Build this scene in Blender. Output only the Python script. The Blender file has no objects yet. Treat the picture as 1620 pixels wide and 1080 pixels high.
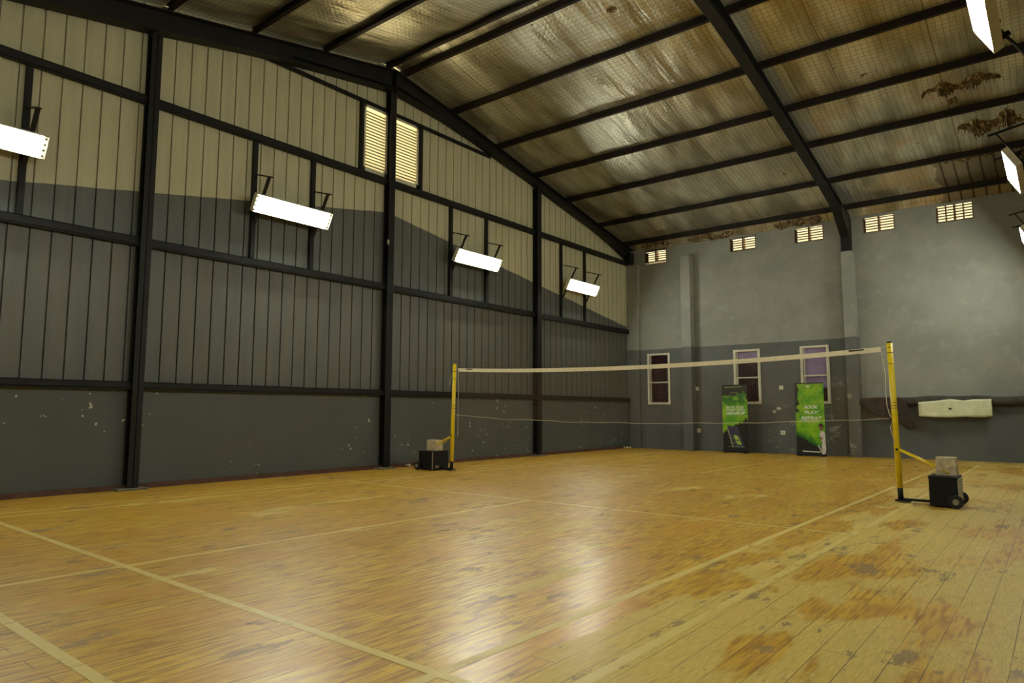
import bpy, bmesh, math, random
from mathutils import Vector, Matrix
random.seed(7)
S = bpy.context.scene
COL = S.collection

# ------------------------------------------------------------------ camera, world, exposure
YAW, PITCH, ROLL = .6736, .101, .002
cam = bpy.data.cameras.new('camera'); cam.sensor_width = 36; cam.lens = 1084.93/1620*36
cam.clip_start = .02
co = bpy.data.objects.new('camera', cam); COL.objects.link(co); S.camera = co
f = Vector((-math.sin(YAW)*math.cos(PITCH), math.cos(YAW)*math.cos(PITCH), math.sin(PITCH)))
r = Vector((math.cos(YAW), math.sin(YAW), 0)); u = r.cross(f)
r2 = r*math.cos(ROLL)+u*math.sin(ROLL); u2 = u*math.cos(ROLL)-r*math.sin(ROLL)
co.matrix_world = Matrix(((r2.x, u2.x, -f.x, 4.111), (r2.y, u2.y, -f.y, -7.784), (r2.z, u2.z, -f.z, .869), (0, 0, 0, 1)))

w = bpy.data.worlds.new('daylight'); S.world = w; w.use_nodes = True
wt = w.node_tree; bgn = wt.nodes['Background']              # warm hazy sky above a bright sunlit yard
tcw = wt.nodes.new('ShaderNodeTexCoord'); sx = wt.nodes.new('ShaderNodeSeparateXYZ'); mr = wt.nodes.new('ShaderNodeMapRange')
wt.links.new(tcw.outputs['Generated'], sx.inputs[0]); wt.links.new(sx.outputs[2], mr.inputs[0])
for i_, v_ in zip((1, 2, 3, 4), (-.12, .02, 6.0, .50)): mr.inputs[i_].default_value = v_
wt.links.new(mr.outputs[0], bgn.inputs[1]); bgn.inputs[0].default_value = (1, .82, .44, 1)
LAMP = (.97, .98, .81)
LAMP_STRENGTH = 30.0
S.view_settings.view_transform = 'Standard'; S.view_settings.look = 'None'
S.view_settings.exposure = 1.34; S.view_settings.gamma = 1; S.view_settings.use_curve_mapping = False

# ------------------------------------------------------------------ hall dimensions
XL, XR, YF, YB = -4.02, 4.36, 6.95, -8.35
RY = -.70                                   # ridge line
def zb(y): return 6.31-.198*abs(y-RY)       # underside of the roof purlins

# ------------------------------------------------------------------ helpers
def tag(o, label=None, cat=None, group=None, kind=None):
    if label: o['label'] = label
    if cat: o['category'] = cat
    if group: o['group'] = group
    if kind: o['kind'] = kind
    return o
def thing(name, label, cat, loc=(0, 0, 0), group=None):
    o = bpy.data.objects.new(name, None); o.empty_display_size = .1; COL.objects.link(o)
    o.location = loc; return tag(o, label, cat, group)
class MB:
    def __init__(s): s.bm = bmesh.new(); s.mi = 0
    def face(s, vs, mi=None):
        try:
            fc = s.bm.faces.new([v if isinstance(v, bmesh.types.BMVert) else s.bm.verts.new(v) for v in vs])
            fc.material_index = s.mi if mi is None else mi; return fc
        except ValueError: return None
    def hexa(s, P):                      # 8 corners: bottom ring 0-3, top ring 4-7
        v = [s.bm.verts.new(p) for p in P]
        for q in ((3, 2, 1, 0), (4, 5, 6, 7), (0, 1, 5, 4), (1, 2, 6, 5), (2, 3, 7, 6), (3, 0, 4, 7)): s.face([v[i] for i in q])
        return s
    def box(s, x0, x1, y0, y1, z0, z1):
        return s.hexa([(x0, y0, z0), (x1, y0, z0), (x1, y1, z0), (x0, y1, z0), (x0, y0, z1), (x1, y0, z1), (x1, y1, z1), (x0, y1, z1)])
    def bar(s, a, b, w, h, up=(0, 0, 1)):  # rectangular bar from a to b, w across, h along up
        a, b, up = Vector(a), Vector(b), Vector(up); d = (b-a).normalized(); sd = d.cross(up).normalized(); uu = sd.cross(d)
        c = lambda p, i, j: p+sd*(i*w/2)+uu*(j*h/2)
        return s.hexa([c(a, -1, -1), c(a, 1, -1), c(b, 1, -1), c(b, -1, -1), c(a, -1, 1), c(a, 1, 1), c(b, 1, 1), c(b, -1, 1)])
    def tube(s, pts, rad, n=10, cap=True):
        pts = [Vector(p) for p in pts]; rr = rad if isinstance(rad, (list, tuple)) else [rad]*len(pts); rings = []
        for i, p in enumerate(pts):
            d = (pts[min(i+1, len(pts)-1)]-pts[max(i-1, 0)]).normalized()
            ref = Vector((0, 0, 1)) if abs(d.z) < .9 else Vector((1, 0, 0))
            e1 = d.cross(ref).normalized(); e2 = d.cross(e1)
            rings.append([s.bm.verts.new(p+(e1*math.cos(t)+e2*math.sin(t))*rr[i]) for t in [2*math.pi*k/n for k in range(n)]])
        for A, B in zip(rings, rings[1:]):
            for k in range(n):
                fc = s.face([A[k], A[(k+1) % n], B[(k+1) % n], B[k]])
                if fc: fc.smooth = n > 6
        if cap: s.face(rings[0][::-1]); s.face(rings[-1])
        return s
    def prism(s, poly, axis, a, b):        # polygon in the two other axes extruded along axis
        def P(p, t): q = list(p); q.insert(axis, t); return q
        A = [s.bm.verts.new(P(p, a)) for p in poly]; B = [s.bm.verts.new(P(p, b)) for p in poly]
        s.face(A[::-1]); s.face(B)
        for i in range(len(poly)): j = (i+1) % len(poly); s.face([A[i], A[j], B[j], B[i]])
        return s
    def build(s, name, mat, parent=None, bevel=0, loc=None):
        bmesh.ops.recalc_face_normals(s.bm, faces=s.bm.faces)
        me = bpy.data.meshes.new(name); s.bm.to_mesh(me); s.bm.free()
        for m in (mat if isinstance(mat, (list, tuple)) else [mat]): me.materials.append(m)
        o = bpy.data.objects.new(name, me); COL.objects.link(o)
        if parent is not None: o.parent = parent
        if loc: o.location = loc
        if bevel:
            b = o.modifiers.new('bevel', 'BEVEL'); b.width = bevel; b.segments = 2; b.limit_method = 'ANGLE'
        return o
def holes(mb, axis_pos, thick, xs, zs, skip):   # wall in x-z at y=axis_pos..+thick made of cells, some left out
    for i in range(len(xs)-1):
        for j in range(len(zs)-1):
            if (i, j) in skip: continue
            mb.box(xs[i], xs[i+1], axis_pos, axis_pos+thick, zs[j], zs[j+1])

# ------------------------------------------------------------------ materials
class NT:
    def __init__(s, name):
        s.m = bpy.data.materials.new(name); s.m.use_nodes = True; s.t = s.m.node_tree
        s.b = s.t.nodes['Principled BSDF']; s.g = None
    def n(s, typ, **kw):
        nd = s.t.nodes.new(typ)
        for k, v in kw.items(): setattr(nd, k, v)
        return nd
    def put(s, sock, v):
        if isinstance(v, bpy.types.NodeSocket): s.t.links.new(v, sock)
        elif isinstance(v, (tuple, list)) and len(v) == 3 and sock.type == 'RGBA': sock.default_value = (*v, 1)
        else: sock.default_value = v
    def set(s, **kw):
        for k, v in kw.items(): s.put(s.b.inputs[k.replace('_', ' ')], v)
    def pos(s):
        if not s.g: s.g = s.n('ShaderNodeNewGeometry').outputs['Position']
        return s.g
    def xyz(s, v=None):
        q = s.n('ShaderNodeSeparateXYZ'); s.put(q.inputs[0], v or s.pos()); return q.outputs
    def comb(s, x, y, z):
        q = s.n('ShaderNodeCombineXYZ')
        for i, v in enumerate((x, y, z)): s.put(q.inputs[i], v)
        return q.outputs[0]
    def mt(s, op, a, b=0., c=None, clamp=False):
        q = s.n('ShaderNodeMath', operation=op, use_clamp=clamp); s.put(q.inputs[0], a); s.put(q.inputs[1], b)
        if c is not None: s.put(q.inputs[2], c)
        return q.outputs[0]
    def scale(s, sx, sy, sz, v=None):
        q = s.n('ShaderNodeVectorMath', operation='MULTIPLY'); s.put(q.inputs[0], v or s.pos()); q.inputs[1].default_value = (sx, sy, sz); return q.outputs[0]
    def noise(s, sc, det=4., v=None, rough=.55):
        q = s.n('ShaderNodeTexNoise'); s.put(q.inputs['Vector'], v or s.pos()); q.inputs['Scale'].default_value = sc
        q.inputs['Detail'].default_value = det; q.inputs['Roughness'].default_value = rough; return q.outputs[0]
    def ramp(s, v, a, b, lo=0., hi=1.):
        q = s.n('ShaderNodeMapRange', interpolation_type='SMOOTHSTEP'); s.put(q.inputs[0], v)
        for i, t in zip((1, 2, 3, 4), (a, b, lo, hi)): s.put(q.inputs[i], t)
        return q.outputs[0]
    def mix(s, fac, a, b, mode='MIX'):
        q = s.n('ShaderNodeMix', data_type='RGBA', blend_type=mode); s.put(q.inputs[0], fac); s.put(q.inputs[6], a); s.put(q.inputs[7], b); return q.outputs[2]
    def bump(s, h, st=.3, d=.01):
        q = s.n('ShaderNodeBump'); q.inputs['Strength'].default_value = st; q.inputs['Distance'].default_value = d; s.put(q.inputs['Height'], h)
        s.put(s.b.inputs['Normal'], q.outputs[0])
def plain(name, col, rough=.6, metal=0., var=.12, sc=8., bump=0.):
    k = NT(name); nz = k.noise(sc); d = tuple(c*(1-var) for c in col); l = tuple(min(1, c*(1+var)) for c in col)
    k.set(Base_Color=k.mix(k.ramp(nz, .3, .7), d, l), Roughness=rough, Metallic=metal)
    if 'steel' in name and 'slat' not in name: k.set(Specular_IOR_Level=.28)
    if bump: k.bump(k.noise(sc*6), bump, .004)
    return k.m

def m_floor():
    k = NT('varnished_boards'); o = k.xyz(); x, y = o[0], o[1]
    v = k.comb(y, x, 0.)
    br = k.n('ShaderNodeTexBrick'); br.offset = .37; br.offset_frequency = 2; br.squash = 1
    k.put(br.inputs['Vector'], v); br.inputs['Color1'].default_value = (.1, .1, .1, 1); br.inputs['Color2'].default_value = (.9, .9, .9, 1); br.inputs['Mortar'].default_value = (.5, .5, .5, 1)
    br.inputs['Scale'].default_value = 1; br.inputs['Mortar Size'].default_value = .0016; br.inputs['Mortar Smooth'].default_value = .2
    br.inputs['Brick Width'].default_value = 1.15; br.inputs['Row Height'].default_value = .112
    tone = k.n('ShaderNodeSeparateColor'); k.put(tone.inputs[0], br.outputs[0]); tone = tone.outputs[0]
    grain = k.noise(9, 5, k.scale(6, .55, 1)); fine = k.noise(30, 4, k.scale(6, .4, 1))
    big = k.noise(.9, 3); big2 = k.noise(2.3, 5, k.scale(1.3, .6, 1))
    col = k.mix(tone, (.60, .335, .018), (.74, .475, .036))
    col = k.mix(k.ramp(grain, .38, .66), col, (.37, .175, .010))
    col = k.mix(k.mt('MULTIPLY', k.ramp(big2, .48, .66), .6), col, (.60, .285, .016))
    # varnish worn through to pale timber, mostly outside the right sideline
    side = k.ramp(x, 2.3, 3.1, -.045, .10)
    worn = k.ramp(k.mt('ADD', k.mt('ADD', k.noise(1.5, 6, k.scale(1.3, .5, 1), .65), side), k.mt('MULTIPLY', tone, .06)), .575, .63)
    col = k.mix(k.mt('MULTIPLY', worn, .8), col, k.mix(k.ramp(fine, .3, .7), (.52, .38, .080), (.70, .54, .15)))
    orange = k.mt('MULTIPLY', k.ramp(k.noise(2.1, 4, k.scale(1, .8, 1)), .6, .72), .5)
    col = k.mix(orange, col, (.60, .29, .03))
    # grey scuffs where the boards have lost their finish
    near = k.ramp(k.mt('ADD', k.noise(1.1, 2), k.ramp(k.mt('ABSOLUTE', k.mt('SUBTRACT', x, 2.85)), .55, .1, 0., .07)), .47, .57)
    sc = k.mt('MULTIPLY', k.ramp(k.noise(3.6, 9, k.scale(1.7, .6, 1), .72), .565, .590), near)
    col = k.mix(k.mt('MULTIPLY', sc, .75), col, k.mix(fine, (.12, .075, .03), (.30, .21, .10)))
    col = k.mix(k.mt('MULTIPLY', br.outputs[1], k.ramp(k.noise(2.4, 3), .3, .6, .35, 1.)), col, (.09, .05, .012))
    spots = k.ramp(k.noise(26, 2), .79, .81)
    col = k.mix(spots, col, (.75, .66, .45))
    rg = k.mt('ADD', k.ramp(k.noise(3.2, 5, k.scale(1.5, .5, 1)), .3, .75, .37, .46), k.mt('MULTIPLY', k.mt('MAXIMUM', worn, sc), .12))
    k.set(Base_Color=col, Roughness=rg, Specular_IOR_Level=.5)
    k.set(Coat_Weight=k.mt('SUBTRACT', .30, k.mt('MULTIPLY', worn, .16)), Coat_Roughness=.25)
    wav = k.noise(1.0, 2, k.scale(13, 1.6, 1))
    h = k.mt('SUBTRACT', k.mt('ADD', k.mt('MULTIPLY', wav, 1.1), k.mt('ADD', k.mt('MULTIPLY', tone, .45), k.mt('MULTIPLY', fine, .08))), k.mt('MULTIPLY', br.outputs[1], .8))
    k.bump(h, .32, .006)
    return k.m
def m_line():
    k = NT('court_line_paint'); fade = k.ramp(k.noise(6, 7, k.scale(1, .5, 1), .7), .54, .66)
    k.set(Base_Color=k.mix(k.mt('MULTIPLY', fade, .8), k.mix(k.noise(12), (.62, .47, .12), (.72, .57, .19)), (.40, .24, .06)), Roughness=.4)
    return k.m
def m_cladding():
    k = NT('painted_steel_cladding'); o = k.xyz(); y, z = o[1], o[2]
    bl = k.mt('SUBTRACT', 3.985, k.mt('MULTIPLY', k.mt('MAXIMUM', k.mt('SUBTRACT', -.75, y), 0.), .166))
    bl = k.mt('SUBTRACT', bl, k.mt('MULTIPLY', k.mt('MAXIMUM', k.mt('ADD', y, .75), 0.), .143))
    bl = k.mt('ADD', bl, k.mt('MULTIPLY', k.mt('SUBTRACT', k.noise(3, 2), .5), .02))
    low = k.mt('LESS_THAN', z, bl)
    st = k.noise(2, 5, k.scale(1, 5, .5))
    cream = k.mix(k.ramp(st, .3, .7), (.46, .435, .285), (.53, .50, .335))
    grey = k.mix(k.ramp(st, .3, .7), (.088, .095, .085), (.110, .116, .102))
    # thinner, browner roller coat below the middle rail
    brown = k.mt('MULTIPLY', k.mt('LESS_THAN', z, 2.78), k.ramp(k.noise(1.7, 6, k.scale(1, 3, .35)), .35, .7))
    grey = k.mix(k.mt('MULTIPLY', brown, .7), grey, (.128, .116, .088))
    # a flat sheet of cream patching by the far corner
    k.set(Base_Color=k.mix(low, cream, grey), Roughness=.42); k.bump(k.noise(5, 3), .06, .01)
    return k.m
def m_plinth():
    k = NT('grey_painted_plinth'); st = k.noise(1.6, 6)
    sp = k.mt('MULTIPLY', k.ramp(k.noise(15, 1.5), .70, .715), k.ramp(k.noise(.8, 1), .45, .55))
    c = k.mix(k.ramp(st, .3, .7), (.084, .094, .093), (.100, .110, .107))
    k.set(Base_Color=k.mix(sp, c, (.55, .55, .45)), Roughness=.62); k.bump(k.noise(14, 5), .12, .005)
    return k.m
def m_farwall():
    k = NT('painted_plaster'); o = k.xyz(); x, z = o[0], o[2]
    lim = k.mt('SUBTRACT', 2.325, k.mt('MULTIPLY', k.mt('GREATER_THAN', x, 1.09), 1.27))
    low = k.mt('LESS_THAN', z, lim)
    n1, n2 = k.noise(1.5, 6), k.noise(5, 7, None, .65)
    up = k.mix(k.ramp(n1, .35, .7), (.220, .228, .205), (.270, .276, .245))
    up = k.mix(k.mt('MULTIPLY', k.ramp(n2, .52, .66), .28), up, (.38, .38, .32))
    up = k.mix(k.mt('MULTIPLY', k.ramp(k.noise(2.2, 5, k.scale(1, 1, 1.6)), .56, .70), .35), up, (.31, .27, .20))
    dk = k.mix(k.ramp(n1, .3, .7), (.086, .094, .092), (.113, .121, .117))
    # damp, flaking paint left of and on the second pilaster
    dx = k.mt('ABSOLUTE', k.mt('SUBTRACT', x, .78)); damp = k.ramp(dx, .5, .12)
    damp = k.mt('MULTIPLY', damp, k.ramp(z, 1.75, 1.1))
    fl = k.mt('MULTIPLY', k.ramp(n2, .56, .64), damp)
    dk = k.mix(k.mt('MULTIPLY', damp, .55), dk, (.13, .118, .085))
    dk = k.mix(k.mt('MULTIPLY', fl, .8), dk, (.40, .385, .31))
    # plaster smears between the two banners
    dx2 = k.ramp(k.mt('ABSOLUTE', k.mt('SUBTRACT', x, -.5)), .55, .1)
    fl2 = k.mt('MULTIPLY', k.mt('MULTIPLY', dx2, k.ramp(z, 1.2, .8)), k.ramp(k.noise(3.2, 6), .56, .66))
    dk = k.mix(k.mt('MULTIPLY', fl2, .6), dk, (.30, .29, .235))
    k.set(Base_Color=k.mix(low, up, dk), Roughness=.66); k.bump(k.mt('ADD', n2, k.noise(20, 4)), .25, .008)
    return k.m
def m_foil():
    k = NT('foil_insulation'); o = k.xyz(); x, y = o[0], o[1]
    def gridl(v, p, wd):
        a = k.mt('FRACT', k.mt('DIVIDE', k.mt('ADD', v, 50.), p)); return k.mt('LESS_THAN', k.mt('ABSOLUTE', k.mt('SUBTRACT', a, .5)), wd)
    wx = k.mt('ADD', x, k.mt('MULTIPLY', k.noise(2.2, 2), .05)); wy = k.mt('ADD', y, k.mt('MULTIPLY', k.noise(2.6, 2), .05))
    g = k.mt('MAXIMUM', gridl(wx, .078, .05), gridl(wy, .078, .05))
    seam = gridl(k.mt('ADD', x, k.mt('MULTIPLY', k.noise(1, 2), .03)), 1.22, .006)
    st = k.noise(1.5, 6, k.scale(2.0, .45, 1))
    base = k.mix(k.ramp(st, .3, .72), (.40, .37, .26), (.82, .82, .70))
    rust = k.mt('MULTIPLY', k.ramp(k.noise(.9, 5), .50, .70), k.ramp(x, -.2, 1.6, .18, 1.))
    base = k.mix(k.mt('MULTIPLY', rust, .65), base, (.58, .38, .14))
    clean = k.mt('MULTIPLY', k.mt('GREATER_THAN', wx, 1.05), k.mt('LESS_THAN', wx, 1.27)); base = k.mix(clean, base, (.62, .62, .55))
    base = k.mix(k.mt('MULTIPLY', g, .6), base, (.16, .12, .06)); base = k.mix(k.mt('MULTIPLY', seam, .7), base, (.18, .13, .07))
    # stretch by the eave where the foil is gone and bare roof sheet shows
    bare = k.mt('MULTIPLY', k.mt('GREATER_THAN', k.mt('ADD', x, k.mt('MULTIPLY', k.noise(4, 3), .25)), 2.75), k.mt('GREATER_THAN', k.mt('ADD', y, k.mt('MULTIPLY', k.noise(4, 4), .3)), 5.85))
    rib = gridl(x, .19, .09)
    base = k.mix(bare, base, k.mix(rib, (.30, .25, .17), (.10, .07, .04)))
    sp = k.mt('MULTIPLY', k.ramp(k.noise(10, 5), .70, .74), 1.)
    base = k.mix(sp, base, (.07, .05, .03))
    k.set(Base_Color=base, Metallic=k.mt('SUBTRACT', .85, k.mt('MULTIPLY', rust, .25)), Roughness=k.ramp(st, .3, .7, .30, .48))
    dim = k.mt('MULTIPLY', k.mt('SINE', k.mt('MULTIPLY', wx, 80.5)), k.mt('SINE', k.mt('MULTIPLY', wy, 80.5)))
    h = k.mt('ADD', k.mt('MULTIPLY', k.noise(1.6, 3, k.scale(3.2, .45, 1)), 5.5), k.mt('ADD', k.mt('MULTIPLY', dim, .12), k.mt('MULTIPLY', k.noise(24, 5), .7)))
    h = k.mt('ADD', h, k.mt('MULTIPLY', k.mt('MULTIPLY', rib, bare), 3.))
    k.bump(h, .55, .012)
    return k.m

M = {}
M['floor'] = m_floor(); M['line'] = m_line(); M['clad'] = m_cladding(); M['plinth'] = m_plinth(); M['wall'] = m_farwall(); M['foil'] = m_foil()
M['steel'] = plain('black_painted_steel', (.009, .0088, .0078), .55, 0, .25, 3)
M['purlin'] = plain('dark_brown_steel', (.013, .009, .007), .6, 0, .3, 2)
M['kerb'] = plain('red_brown_kerb', (.10, .045, .030), .7, 0, .3, 6)
M['yellow'] = plain('yellow_gloss_paint', (.80, .585, .010), .32, 0, .08, 14)
M['black'] = plain('black_sheet_steel', (.006, .007, .008), .55, 0, .2, 9)
M['pale'] = plain('pale_surface', (.48, .46, .37), .55, 0, .15, 12)
M['baseplate'] = plain('dusty_grey_plate', (.15, .14, .11), .7, 0, .25, 12)
M['rubber'] = plain('black_rubber', (.009, .009, .009), .75, 0, .2, 20)
M['hub'] = plain('grey_hub', (.30, .28, .23), .4, .5, .2, 20)
M['concrete'] = plain('cream_concrete', (.52, .43, .27), .85, 0, .2, 22, .35)
M['tape'] = plain('off_white_tape', (.74, .66, .47), .8, 0, .06, 30)
M['cord'] = plain('brown_net_twine', (.17, .11, .065), .8, 0, .2, 40)
M['rope'] = plain('pale_twine', (.58, .52, .38), .85, 0, .15, 60)
M['winframe'] = plain('cream_window_frame', (.60, .57, .44), .5, 0, .08, 9)
M['pane_dark'] = plain('dark_maroon_glass', (.020, .008, .012), .16, 0, .4, 3)
M['pane_purple'] = plain('purple_film_glass', (.21, .15, .28), .3, 0, .15, 5)
M['switch'] = plain('white_plastic', (.72, .70, .58), .35, 0, .04, 20)
M['switch_dk'] = plain('grey_plastic', (.30, .29, .25), .35, 0, .04, 20)
M['slat_shade'] = plain('dark_slat_steel', (.13, .11, .07), .6, 0, .1, 20)  # dark tone standing in for the shaded undersides of the louvre slats
M['tray'] = plain('cream_enamel_tray', (.74, .71, .58), .35, 0, .05, 10)
M['socket'] = plain('dark_lamp_socket', (.10, .09, .06), .5, 0, .1, 20)
M['cream_cloth'] = plain('cream_cloth', (.66, .68, .46), .85, 0, .08, 9, .5)
M['dark_cloth'] = plain('charcoal_cloth', (.050, .044, .034), .9, 0, .25, 8, .4)
M['brown_cloth'] = plain('dark_brown_cloth', (.040, .026, .020), .9, 0, .3, 7, .4)
M['ventblock'] = plain('brown_vent_slat', (.10, .055, .02), .7, 0, .2, 20)
M['debris'] = plain('torn_brown_insulation', (.13, .085, .035), .9, 0, .6, 26, .8)
M['flock'] = plain('torn_foil_scrap', (.34, .26, .14), .6, .2, .4, 18, .6)
k = NT('lamp_diffuser'); k.set(Base_Color=(.9, .9, .85), Roughness=.5, Emission_Color=LAMP, Emission_Strength=LAMP_STRENGTH); M['lamp'] = k.m
k = NT('louvre_slat'); mx = k.n('ShaderNodeMixShader'); tr = k.n('ShaderNodeBsdfTranslucent'); tr.inputs[0].default_value = (.70, .69, .62, 1)
k.set(Base_Color=(.82, .80, .70), Roughness=.5); mx.inputs[0].default_value = .7
k.t.links.new(k.b.outputs[0], mx.inputs[1]); k.t.links.new(tr.outputs[0], mx.inputs[2]); k.t.links.new(mx.outputs[0], k.t.nodes['Material Output'].inputs[0]); M['louvre'] = k.m

# ------------------------------------------------------------------ room shell
def S_(o): return tag(o, kind='structure')
S_(MB().box(XL-.3, XR+.3, YB-.3, YF+.3, -.12, 0).build('floor', M['floor']))
# left gable wall: plinth, then ribbed cladding up to the roof, louvre opening left out
S_(MB().box(XL-.12, XL, YB-.1, YF, 0, 1.12).build('wall_left_plinth', M['plinth'])).name = 'wall_left'
LV = (-1.29, -.12, 4.52, 5.60)              # louvre opening y0 y1 z0 z1
def cladding(x, side, name, opening):
    b = MB(); ys = [YB]; kk = int((YB+3.94)/.195)-1
    ys = sorted(set([round(y, 4) for y in ([YB, YF, RY]+list(opening[:2] if opening else []))]))
    g = []; y = -3.94+kk*.195
    while y < YF-.02:
        if y > YB+.02: g.append(y)
        y += .195
    prof = []                                # (y, depth)
    for gy in g: prof += [(gy-.0085, 0), (gy-.008, .03), (gy+.008, .03), (gy+.0085, 0)]
    for c in ys:
        if not any(abs(c-p[0]) < .011 for p in prof): prof.append((c, 0))
        else:
            prof.append((c, .03))
    prof = sorted(set(prof))
    fx = lambda d: x-side*d
    def strip(z0f, z1f, cond):
        for (a, da), (c, dc) in zip(prof, prof[1:]):
            m = (a+c)/2
            if not cond(m): continue
            b.face([(fx(da), a, z0f(a)), (fx(dc), c, z0f(c)), (fx(dc), c, z1f(c)), (fx(da), a, z1f(a))])
            b.face([(fx(.06), a, z0f(a)), (fx(.06), c, z0f(c)), (fx(.06), c, z1f(c)), (fx(.06), a, z1f(a))])
    top = lambda y: zb(y)+.10
    if opening:
        y0, y1, z0, z1 = opening; ins = lambda m: y0 < m < y1
        strip(lambda y: 1.10, top, lambda m: not ins(m))
        strip(lambda y: 1.10, lambda y: z0, ins); strip(lambda y: z1, top, ins)
    else: strip(lambda y: 1.10, top, lambda m: True)
    bmesh.ops.remove_doubles(b.bm, verts=b.bm.verts[:], dist=1e-5)
    return b.build(name, M['clad'])
o = cladding(XL, 1, 'wall_left', LV); S_(o)
# make sure thickness grows outward
S_(MB().box(XR, XR+.12, YB-.1, YF, 0, 1.12).build('wall_right', M['plinth']))
o = cladding(XR, -1, 'wall_right', None); S_(o)
S_(MB().box(XL-.12, XR+.12, YB-.2, YB, 0, 4.9).build('wall_back', M['wall']))
def F(x, z, K=1.01411): return 4.111+(x-4.111)*K, .869+(z-.869)*K
# far wall with window and vent holes
WIN = [(-3.50, -2.96, 1.05, 2.205), (-1.42, -.88, 1.05, 2.185), (-.02, .50, 1.05, 2.19)]
VEN = [(-3.53, -2.99, 4.445, 4.70, 2), (-1.43, -.885, 4.415, 4.67, 2), (-.045, .50, 4.395, 4.65, 2), (1.27, 1.79, 4.395, 4.63, 2), (2.51, 3.06, 4.385, 4.63, 4)]
b = MB(); xs = sorted([XL-.12, XR+.12]+[v for q in WIN for v in q[:2]]); zs = [0, 1.05, 2.19, 4.39]
holes(b, YF, .18, xs, zs, {(i, 1) for i in (1, 3, 5)})
xs = sorted([XL-.12, XR+.12]+[v for q in VEN for v in q[:2]]); zs = [4.39, 4.68, 4.95]
holes(b, YF, .18, xs, zs, {(i, 0) for i in (1, 3, 5, 7, 9)})
S_(b.build('wall_far', M['wall']))
b = MB(); b.box(XL, -3.70, 6.86, YF+.01, 0, 4.40); S_(b.build('trim_1', M['wall'], bevel=.006))
b = MB(); b.box(-2.555, -2.325, 6.74, YF+.01, 0, 4.41); S_(b.build('trim_2', M['wall'], bevel=.006))
b = MB(); b.box(.865, 1.075, 6.74, YF+.01, 0, 4.03); S_(b.build('trim_3', M['wall'], bevel=.006))
S_(MB().box(XL-.01, XL+.035, YB, 6.86, 0, .055).build('baseboard_left', M['kerb']))
# foil ceiling, sagging a little between the purlins
PUR_R = [-.56, .61, 1.85, 3.03, 4.19, 5.52, 6.67]; PUR_L = [-.86, -2.05, -3.17, -4.26, -5.38, -6.5, -7.6]
b = MB(); ally = sorted(PUR_R+PUR_L+[RY, YB-.1, YF+.03]); ny = []
for a, c in zip(ally, ally[1:]):
    for t in range(6): ny.append((a+(c-a)*t/6, 4*(t/6)*(1-t/6)*(.022 if c-a > .5 else 0)))
ny.append((ally[-1], 0)); nx = [XL-.1+i*(XR-XL+.2)/70 for i in range(71)]
def foil_z(x, y, s):
    z = zb(y)+.105-s*(1+.5*math.sin(x*2.1+y))
    if y > 6.67: z -= (y-6.67)/.28*.16
    return z+.006*math.sin(x*5.3+y*2.2)
G = [[b.bm.verts.new((x, y, foil_z(x, y, s))) for x in nx] for y, s in ny]
for i in range(len(ny)-1):
    for j in range(len(nx)-1):
        fc = b.face([G[i][j], G[i][j+1], G[i+1][j+1], G[i+1][j]]); fc.smooth = True
o = b.build('ceiling', M['foil']); S_(o); sd = o.modifiers.new('thickness', 'SOLIDIFY'); sd.thickness = .04; sd.offset = 1

# ------------------------------------------------------------------ steel frame
def isect(mb, x, y, z0, z1, wdt=.12, dep=.12, t=.012):   # H section column, flange facing +x
    mb.box(x, x+t, y-wdt/2, y+wdt/2, z0, z1); mb.box(x+dep-t, x+dep, y-wdt/2, y+wdt/2, z0, z1); mb.box(x, x+dep, y-.006, y+.006, z0, z1); return mb
for y, lab in ((-4.41, 'black steel column in the left wall, nearest the camera'), (-.775, 'tall black steel column under the ridge, between the two louvre panels'), (3.13, 'black steel column in the left wall nearest the far corner')):
    t = thing('steel_column', lab, 'column', (XL, y, 0))
    isect(MB(), .005, 0, .01, {-4.41: 5.262, -.775: 5.99, 3.13: 5.362}[y], .12 if y < 0 else .13, .125).build('post', M['steel'], t, .002)
    MB().box(.0, .17, -.17, .15, 0, .022).build('base_plate', M['baseplate'], t, .004)
bottom = [(YB, zb(YB)-.30), (-6.5, zb(-6.5)-.27), (-4.46, 5.275), (-3.19, 5.55), (-2.42, 5.69), (-1.53, 5.83), (-.775, 5.94), (.37, 5.86), (1.19, 5.74), (2.7, 5.47), (3.3, 5.35), (5.2, 4.98), (6.0, 4.78), (6.9, 4.50)]
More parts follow.
